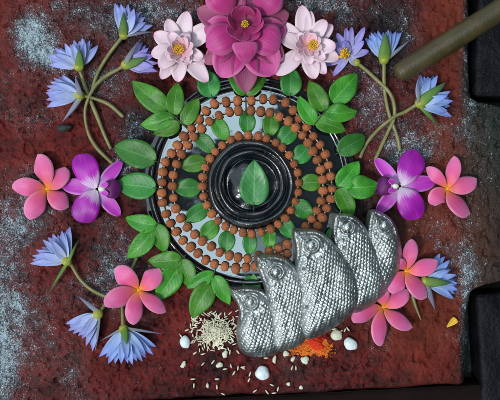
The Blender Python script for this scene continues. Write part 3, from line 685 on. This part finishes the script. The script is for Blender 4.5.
# ---------------------------------------------------------------- pale water lilies
def stamens(t, c, z, r, n, mat, h=5):
    for k in range(n):
        a = 2.4*k; l = r*math.sqrt((k+.5)/n)
        tube('stamen', t, [(c[0]+l*.5*math.cos(a), c[1]+l*.5*math.sin(a), z), (c[0]+l*math.cos(a), c[1]+l*math.sin(a), z+h)], .6, mat, 5, 2)
def pale_lily(label, c, outer_, mid, cup_c, cup_r, n_in, heart):
    t = thing('white_water_lily', label, 'water lily', W(*c, 0), 'pale water lilies at either side of the lotus')
    for tp, w in outer_:
        dx, dy = tp[0]-c[0], tp[1]-c[1]
        petal('petal', t, (c[0]+dx*.15, c[1]+dy*.15), tp, w, M['pale'], z=(10, 18, 18), cup=.28, a=.5, b=.62, n=16, m=7, roll=random.uniform(-6, 6), thick=.6)
    for tp, w in mid:
        dx, dy = tp[0]-c[0], tp[1]-c[1]
        petal('petal', t, (c[0]+dx*.15, c[1]+dy*.15), tp, w, M['pale'], z=(13, 24, 25), cup=.35, a=.5, b=.52, n=16, m=7, roll=random.uniform(-6, 6), thick=.6)
    for k in range(n_in):                     # the closing cup round the heart
        a = 2*math.pi*k/n_in+.3; l = cup_r*random.uniform(.9, 1.1)
        petal('inner_petal', t, (cup_c[0]+l*.1*math.cos(a), cup_c[1]+l*.1*math.sin(a)), (cup_c[0]+l*math.cos(a), cup_c[1]+l*math.sin(a)), 10, M['pink'], z=(17, 23, 32), cup=.4, a=.5, b=.5, n=12, m=7, thick=.5)
    stamens(t, heart, 20, 5.5, 44, M['stamen'], 6)
    ball('calyx', t, W(*c, 6), 6, M['calyx'])
pale_lily('white water lily with pink heart left of the magenta lotus', (180, 49),
          [((187, 11), 17), ((167, 19), 15), ((151, 54), 16), ((161, 79), 14), ((178, 82), 16), ((208, 82), 17), ((214, 24), 19), ((154, 33), 16), ((206, 62), 15)],
          [((159, 67), 15), ((169, 33), 13), ((188, 33), 12), ((203, 58), 12), ((190, 64), 12), ((166, 58), 12)], (181, 50), 13, 9, (178.5, 49))
pale_lily('white water lily with pink heart right of the magenta lotus', (306, 47),
          [((302, 5), 17), ((311, 11), 12), ((281, 22), 13), ((279, 36), 15), ((276, 75), 17), ((315, 79), 17), ((326, 74), 13), ((339, 59), 16), ((333, 25), 15)],
          [((326, 20), 14), ((336, 46), 15), ((294, 60), 10), ((297, 33), 11), ((325, 60), 13), ((310, 65), 11)], (309, 45), 13, 9, (313, 45))

# ---------------------------------------------------------------- the magenta lotus
def lotus():
    c = (244, 30)
    t = thing('lotus', 'large magenta lotus at the top centre above the plate', 'lotus', W(*c, 0))
    def p(b0, tp, w, mat, z, cup=.25, **k): petal("petal", t, b0, tp, w, M[mat], z=z, cup=cup, n=20, m=9, thick=.7, **k)
    for tp, w in (((197, 9), 26), ((205, 64), 22), ((246, 93), 27), ((289, 13), 24), ((284, 62), 26), ((222, -26), 26), ((268, -26), 26)):
        p((c[0]+(tp[0]-c[0])*.15, c[1]+(tp[1]-c[1])*.15), tp, w, 'lotuso', (16, 23, 19), a=.7, b=.75)
    for tp, w in (((220, 77), 33), ((274, 75), 36), ((204, 28), 26), ((287, 30), 24)):
        p((c[0]+(tp[0]-c[0])*.12, c[1]+(tp[1]-c[1])*.12), tp, w, 'lotus', (12, 24, 20), a=.8, b=.7)
    p((240, 27), (206, 47), 33, 'lotus', (18, 33, 26), cup=-.22, a=.75, b=.58)
    p((250, 27), (280, 48), 33, 'lotus', (18, 33, 26), cup=-.22, a=.75, b=.58)
    p((234, 14), (212, -16), 33, 'lotus', (20, 36, 32), cup=-.2, a=.8, b=.62)
    p((255, 14), (277, -14), 33, 'lotus', (20, 36, 32), cup=-.2, a=.8, b=.62)
    # inner bowl of deep petals standing round the heart
    for k in range(8):
        a = 2*math.pi*k/8+.2; l = 17+1.5*(k % 2)
        petal('inner_petal', t, (245+2*math.cos(a), 24+2*math.sin(a)), (245+l*math.cos(a), 24+l*math.sin(a)), 17, M['lotusi'], z=(28, 30+(k % 2), 42-(k % 2)*2), cup=.22, a=.7, b=.35, n=14, m=7, thick=.6)
    p((245, 41), (246, 64), 25, 'lotus', (40, 43, 34), cup=-.14, a=.14, b=.62)
    stamens(t, (245, 24), 30, 4, 24, M['stamen'], 7)
    ball('seed_head', t, W(245, 24, 27), 3.6, M['calyx'])
    ball('calyx', t, W(244, 34, 8), 9, M['calyx'])
lotus()

# ---------------------------------------------------------------- the five silver snake hoods
def in_poly(X, Y, P):
    ins = np.zeros(X.shape, bool); n = len(P)
    for i in range(n):
        x1, y1 = P[i]; x2, y2 = P[(i+1) % n]
        if y1 == y2: continue
        c = ((y1 > Y) != (y2 > Y)) & (X < (x2-x1)*(Y-y1)/(y2-y1)+x1); ins ^= c
    return ins
def poly_dist(X, Y, P):
    D = np.full(X.shape, 1e9); n = len(P)
    for i in range(n):
        x1, y1 = P[i]; x2, y2 = P[(i+1) % n]; dx, dy = x2-x1, y2-y1; l = dx*dx+dy*dy+1e-9
        t = np.clip(((X-x1)*dx+(Y-y1)*dy)/l, 0, 1); D = np.minimum(D, np.hypot(X-x1-t*dx, Y-y1-t*dy))
    return D
def smooth_poly(P, sub=4):
    out = []; n = len(P)
    for i in range(n):
        p0, p1, p2, p3 = (np.array(P[(i+k) % n], float) for k in (-1, 0, 1, 2))
        for s in range(sub):
            t = s/sub; out.append(tuple(.5*((2*p1)+(-p0+p2)*t+(2*p0-5*p1+4*p2-p3)*t*t+(-p0+3*p1-3*p2+p3)*t**3)))
    A = np.array(out)
    for _ in range(5): A = .5*A+.25*(np.roll(A, 1, 0)+np.roll(A, -1, 0))
    return [tuple(p) for p in A]
lobes = [
 dict(P=[(228, 286), (233, 288), (242, 286.5), (254, 287), (266, 291), (273, 302), (279, 316), (283, 335), (281, 351), (268, 357), (252, 357.5), (241, 353), (236.5, 343), (236, 325), (239.5, 313), (236, 303), (231, 296)], eye=(251, 302), nose=(229, 287), z=9, ax=(.28, 1), hid=0),
 dict(P=[(254, 253), (262, 255), (275, 254.5), (287, 258), (296, 266), (304, 280), (309, 300), (309, 320), (307, 342), (292, 349), (277, 353), (272, 340), (271, 318), (267, 302), (265, 292), (262, 282), (258, 272), (254, 262)], eye=(276.5, 272), nose=(255, 254), z=15, ax=(.36, 1), hid=1),
 dict(P=[(292, 228), (300, 230), (312, 228.5), (325, 233), (334, 243), (343, 255), (353, 270), (359, 288), (359, 303), (352, 315), (332, 330), (306, 343), (301, 325), (300.5, 305), (299, 285), (296, 270), (294, 256), (295, 246), (292, 237)], eye=(312, 245), nose=(293, 229), z=21, ax=(.45, 1), hid=2),
 dict(P=[(333, 213), (342, 213), (352, 214), (362, 221), (369, 233), (376, 250), (383, 268), (386, 285), (381, 299), (367, 309), (352, 315), (349, 300), (345, 280), (339, 265), (334, 252), (332, 240), (331, 228), (333, 220)], eye=(348, 227), nose=(333, 214), z=15, ax=(.5, 1), hid=1),
 dict(P=[(370, 208), (378, 210.5), (388, 215), (396, 224), (401, 240), (402.5, 255), (400.5, 270), (394, 284), (385, 295), (374, 303), (370, 290), (370, 275), (367, 260), (366, 245), (366, 232), (367.5, 220)], eye=(385, 225), nose=(370, 209), z=10, ax=(.2, 1), hid=0)]
pits = [(304, 269), (320, 273), (307, 307), (318, 302), (276, 299), (345, 248), (341, 283)]
def snakes():
    t = thing('silver_snake_hood', 'embossed silver five headed snake hood leaning on the lower right of the plate', 'snake ornament', W(320, 300, 0))
    stp = .5
    rimpts = []
    SP = [smooth_poly(q['P']) for q in lobes]
    for a_, Pa in enumerate(SP):
        A = np.array(Pa); free = np.ones(len(A), bool)
        for b_, Pb in enumerate(SP):
            if a_ != b_: free &= ~(in_poly(A[:, 0], A[:, 1], Pb) | (poly_dist(A[:, 0], A[:, 1], Pb) < 2.2))
        rimpts.append(A[free])
    rimpts = np.concatenate(rimpts)
    for li, Lb in enumerate(lobes):
        P = smooth_poly(Lb['P']); xs = np.arange(min(p[0] for p in P)-1, max(p[0] for p in P)+1, stp); ys = np.arange(min(p[1] for p in P)-1, max(p[1] for p in P)+1, stp)
        X, Y = np.meshgrid(xs, ys, indexing='ij'); ins = in_poly(X, Y, P); D = poly_dist(X, Y, P)
        Dn = np.where(ins, D, 0); nx, ny = Lb['nose']; ex, ey = Lb['eye']
        dn = np.hypot(X-nx, Y-ny)
        Rr = 15.0
        q = np.clip(Dn/Rr, 0, 1); 
        DR = np.full(X.shape, 1e9)
        for (rx_, ry_) in rimpts: DR = np.minimum(DR, np.hypot(X-rx_, Y-ry_))
        qr = np.clip(DR/13, 0, 1); q = np.clip(Dn/15, 0, 1)
        Z = Lb['z']+9*np.sqrt(np.clip(1-(1-q)**2, 0, 1))+7*np.sqrt(np.clip(1-(1-qr)**2, 0, 1))
        headm = np.exp(-(np.hypot(X-ex, Y-ey)/17)**4)
        # lip line following the outline of the head
        Z -= 1.7*np.exp(-((Dn-4.2)/1.1)**2)*headm; Z += .8*np.exp(-((Dn-2.2)/1.0)**2)*headm
        # eye socket rings
        de = np.hypot(X-ex, Y-ey); Z += 1.8*np.exp(-((de-7.0)/1.2)**2)-1.9*np.exp(-((de-4.7)/1.0)**2)
        # scales
        ax = np.array(Lb['ax']); ax = ax/np.linalg.norm(ax)
        wx = X+1.1*(fbm(X, Y, 16, 2, 5+li)-.5)*2; wy = Y+1.1*(fbm(X, Y, 16, 2, 15+li)-.5)*2
        V = wx*ax[0]+wy*ax[1]; U = wx*ax[1]-wy*ax[0]; V = V+((U-np.median(U[ins]))**2)*.010
        sc = 4.1; best = np.zeros_like(X); row = np.floor(V/(sc*.72))
        for dr in (-1, 0, 1):
            rw = row+dr; vc = (rw+.5)*sc*.72; uo = (rw % 2)*sc*.5
            uc = (np.floor((U-uo)/sc)+.5)*sc+uo
            d2 = ((U-uc)/(sc*.56))**2+((V-vc)/(sc*.52))**2
            best = np.maximum(best, np.clip(1-d2, 0, 1)*(1+.25*(V-vc)/sc))
        body = np.clip((de-9)/6, 0, 1)
        Z += 1.15*np.clip(best*1.25, 0, 1)**.8*body*np.clip(Dn/3, 0, 1)*(.75+.45*fbm(X, Y, 12, 2, 33+li))
        Z += (fbm(X, Y, 18, 3, 7+li)-.5)*5*np.clip(Dn/6, 0, 1)+(fbm(X, Y, 3, 2, 9+li)-.5)*(.5+1.5*headm)
        # crown ridges above the eye
        for (hx, hy) in pits: Z -= 3.2*np.exp(-(np.hypot(X-hx, Y-hy)/1.3)**2)
        # base runs down towards the stone
        along = (Y-Lb['eye'][1]); Z += 4*np.clip(1-along/40, 0, 1)-5*np.clip(along/90, 0, 1)**2
        an = np.arctan2(-(Y-ey), X-ex); Z += 1.5*np.exp(-((de-9.8)/1.1)**2)*np.clip(np.cos(an-1.9)*1.6, 0, 1)   # brow ridge
        idx = -np.ones(X.shape, int); vs = []; f = []
        good = ins
        I, J = np.nonzero(good)
        for k, (i, j) in enumerate(zip(I, J)): idx[i, j] = k
        fz = (H-Z)/H
        wxv = (X-250)*fz*S; wyv = (200-Y)*fz*S
        vs = np.stack([wxv[I, J], wyv[I, J], Z[I, J]*S], -1).tolist()
        cell = good[:-1, :-1] & good[1:, :-1] & good[1:, 1:] & good[:-1, 1:]
        ci, cj = np.nonzero(cell); a = idx[ci, cj]; b = idx[ci+1, cj]; c_ = idx[ci+1, cj+1]; d = idx[ci, cj+1]
        f = np.stack([a, d, c_, b], -1).tolist()
        # rim: pull down a skirt along the smooth outline
        edges = {}
        for q4 in f:
            for e in range(4):
                u, v = q4[e], q4[(e+1) % 4]
                if (v, u) in edges: del edges[(v, u)]
                else: edges[(u, v)] = 1
        low = {}
        Pn = np.array(P)
        for (u, v) in edges:
            for w_ in (u, v):
                if w_ not in low:
                    p = vs[w_]; zt = max(p[2]-3.5*S, 1*S)
                    low[w_] = len(vs); vs.append((p[0], p[1], p[2]-2.2*S))
        low2 = {}
        for w_ in list(low):
            p = vs[w_]; low2[w_] = len(vs)
            vs.append((p[0]+(.32-.25)*0, p[1], 1.0*S))
        for (u, v) in edges:
            f.append([v, u, low[u], low[v]]); f.append([low[v], low[u], low2[u], low2[v]])
        o = obj('hood', vs, f, M['silver'], t)
        zi = Z[np.argmin(np.abs(xs-ex)), np.argmin(np.abs(ys-ey))]
        ep = thing_eye = W(ex, ey, zi-.6)
        ball('eye', o, ep, 4.1, M['eye'], sq=(1, 1, .5), seg=20, rings=12)
        ball('pupil', o, ep+Vector((.3, -.2, 1.6))*S, 1.5, M['silver'], seg=12)
snakes()

# ---------------------------------------------------------------- bamboo pole
def pole():
    t = thing('wooden_pole', 'blurred olive brown bamboo pole reaching in from the upper right corner', 'pole', W(403, 76, 0))
    pts = [(396.2, 75.8, 29.5), (397.4, 75, 29.6), (399.5, 73.6, 30), (404, 70.5, 30.5), (430, 54, 34), (470, 29, 40), (530, -9, 48), (600, -54, 58)]
    tube('shaft', t, pts, 10.5, M['pole'], 24, 6, rads=[2.0, 5.8, 8.6, 9.8, 10.3, 10.6, 11, 11.4])
pole()

# ---------------------------------------------------------------- offerings on the stone
grp_g = 'loose husked rice grains on the stone'
def grain_v(x, y, z, a, ln, wd, tilt=0):
    vs = []; c = W(x, y, z); k, n = 6, 6
    for i in range(n+1):
        t = i/n*2-1; r = wd*math.sqrt(max(0, 1-t*t))*.5; 
        for j in range(k):
            b = 2*math.pi*j/k; lx = t*ln*.5; ly = r*math.cos(b); lz = r*math.sin(b)+lx*math.sin(tilt)
            vs.append((c[0]+(lx*math.cos(a)-ly*math.sin(a))*S, c[1]+(lx*math.sin(a)+ly*math.cos(a))*S, c[2]+lz*S))
    return vs, gridfaces(n+1, k, wrap=True)
hv, hf = [], []
for k in range(560):
    r = abs(random.gauss(0, 1)); a = random.uniform(0, 6.28); x = 216+12.5*r*math.cos(a)*1.15; y = 331+10*r*math.sin(a)
    if y > 353 or x > 246 or y < 306 or x < 190: continue
    z = max(.6, 7*math.exp(-(r/1.1)**2))*random.uniform(.35, 1.0)+.6+max(0, zs(x, y))
    v, f = grain_v(x, y, z, random.uniform(0, 6.28), random.uniform(4, 5.8), random.uniform(1.1, 1.6), random.uniform(-.35, .35))
    o = len(hv); hv += v; hf += [tuple(i+o for i in q) for q in f]
o = obj('rice_heap', hv, hf, M['rice'], origin=W(216, 331, 0)); tag(o, 'loose heap of pale husked rice left of the first snake head', 'rice', kind='stuff')
scat = [(203, 364, .8), (231, 366, 1.8), (238, 368, 1.4), (243, 368, 2.6), (234, 373, 1.0), (250, 374, 1.2), (249, 380, 1.1), (217, 379, .1), (208, 386, 1.5), (207, 385, 1.3), (194, 385.5, 1.5), (223, 394, 2.7), (213, 362, .9), (225, 369, .2), (193, 379, 0.1), (217, 387, 1.6),
        (272, 385, 2.7), (267, 392, 2.2), (274, 393, .1), (278, 389, 1.3), (187, 330, .4), (192, 331, 1.2), (243, 367, .2), (266, 358, .05), (293, 358, 1.4), (275, 361, 1.5), (195, 353, .6), (230, 352, 1.4), (238, 352, 2.2), (203, 354, .3), (181, 336, 2.2), (255, 391, .6), (292, 368, 1.2), (296, 368, 1.6), (341, 331, .5), (345, 330, 1.1), (348, 329, 2.2), (334, 329, .2)]
for x, y, a in scat:
    c = W(x, y, 0); v, f = grain_v(x, y, max(0, zs(x, y))+.9, a, random.uniform(4.6, 6), random.uniform(1.6, 2.1))
    o = obj('rice_grain', v, f, M['rice'], origin=c); tag(o, 'single pale husked rice grain scattered on the red stone below the snakes', 'rice grain', grp_g)
def lump(label, x, y, r, mat, sq=(1, 1, .5), lumpy=.06, name='white_lump', cat='offering'):
    o = ball(name, None, W(x, y, max(0, zs(x, y))+r*.25), r, mat, sq=sq, seg=24, rings=14, lump=lumpy, origin=W(x, y, 0), rot=random.uniform(0, 3)); tag(o, label, cat)
lump('glossy white egg shaped lump left of the rice heap', 185, 342, 5.8, M['white'], (1.1, .9, .6))
lump('glossy bluish white round lump below the first snake hood', 262.5, 373, 7, M['white'], (1, 1.05, .6))
lump('cream round lump by the rice crumbs, under the right end of the hood', 336.5, 335, 5.6, M['cream'], (1, 1.05, .6))
lump('bluish white flat lump nearest the lower right plumeria', 350.5, 344, 6.6, M['white'], (1.1, .9, .5))
lump('small cream lump right below the red powder', 305, 360, 4, M['cream'], lumpy=.12)
lump('small cream lump left of the red powder', 286, 353.5, 3, M['cream'], lumpy=.12)
lump('cream crumb with a pointed side below the rice heap', 183.5, 364.5, 2.8, M['cream'], (1.3, .8, .6), .15)
lump('grey white chip between rice heap and first snake hood', 225, 354, 3.2, M['cream'], (1.2, .8, .6), .15)
lump('tall narrow cream chip above the large white lump', 274.5, 359, 2.6, M['cream'], (.7, 1.5, .6), .12)
lump('small oval white chip left of the small cream lump', 293, 359, 2.3, M['cream'], (.8, 1.3, .6), .1)
lump('small pale crumb in the row below the rice heap', 219.5, 365, 2.8, M['cream'], (.9, 1.3, .6), .12)
lump('tiny pale crumb below the red powder', 301, 387.5, 2, M['cream'], lumpy=.1)
lump('tiny pale crumb right of the big white lump', 288.5, 384, 1.9, M['cream'], lumpy=.1)
lump('black grey crumb below the left blue water lily', 64, 128, 6.2, M['char'], (1.25, .62, .7), .12, 'charred_crumb', 'crumb')
lump('white crumb under the tip of the lowest leaf', 193.5, 317.5, 2.4, M['cream'], lumpy=.1)
# powder
def powder(name, label, cx, cy, rx, ry, h, mat, seed):
    n = 46; xs = np.linspace(-1.25, 1.25, n); U, V = np.meshgrid(xs, xs, indexing='ij')
    r = np.hypot(U, V)+(fbm(U*20, V*20, 9, 3, seed)-.5)*.7; Z = h*np.clip(1-r**2, -.4, 1)+(fbm(U*20, V*20, 2.2, 3, seed+1)-.5)*1.6-1.2
    X = cx+U*rx; Y = cy+V*ry; v = np.stack([(X-250)*S, (200-Y)*S, Z*S], -1).reshape(-1, 3)
    keep = (np.hypot(U, V) < 1.2).ravel(); f = [q for q in gridfaces(n, n) if all(keep[i] for i in q)]
    o = obj(name, v, f, mat, origin=W(cx, cy, 0)); tag(o, label, 'powder', kind='stuff')
powder('red_powder', 'bright vermilion powder heap just below the middle snake hood', 315, 343, 10, 8.5, 5, M['kum'], 3)
powder('orange_powder', 'thin orange dusting round the vermilion heap on the stone', 311, 347, 19, 9, 1.9, M['turm'], 9)
cv, cf = [], []
for k in range(420):
    if k < 250: x = random.gauss(304, 7); y = 350-(x-297)*.35+random.gauss(0, 2.0)
    else: x = random.gauss(324, 5); y = random.gauss(352, 3)
    c = W(x, y, max(0, zs(x, y))+.8); o0 = len(cv); r = random.uniform(.25, .85); p = rng.random(8)*.6+.7
    for i in range(5):
        th = math.pi*i/4
        for j in range(6): a = 2*math.pi*j/6; q = p[(i+j) % 8]*r*S; cv.append((c[0]+math.sin(th)*math.cos(a)*q*1.3, c[1]+math.sin(th)*math.sin(a)*q, c[2]+math.cos(th)*q*.7))
    cf += gridfaces(5, 6, True, o0)
o = obj('orange_crumbs', cv, cf, M['turm'], origin=W(315, 348, 0)); tag(o, 'orange yellow powder crumbs scattered round the vermilion heap', 'powder', kind='stuff')
t = thing('petal_scrap', 'small folded yellow petal scrap at the lower right', 'petal', W(451, 323, 0))
petal('petal', t, (447, 327), (456, 319), 6.5, M['yel'], z=(2, 3, 4), cup=.5, a=.9, b=.15, n=10, m=7, thick=.7)
t = thing('dry_twig', 'thin split dry stalk pointing down below the blue lily at right', 'twig', W(418, 305, 0))
tube('stalk', t, [(412, 293, 3), (415, 304, 3.5), (421, 320, 2)], 1.6, M['stem'], 6, 4, rads=[2.4, 1.7, .5])
t = thing('stem_piece', 'short brown cut stem under the bright green sprig at lower left', 'stem', W(133, 264, 0))
tube('stem', t, [(129, 276, 3), (133, 267, 3), (137, 257, 3)], 1.7, M['stem'], 8, 4)
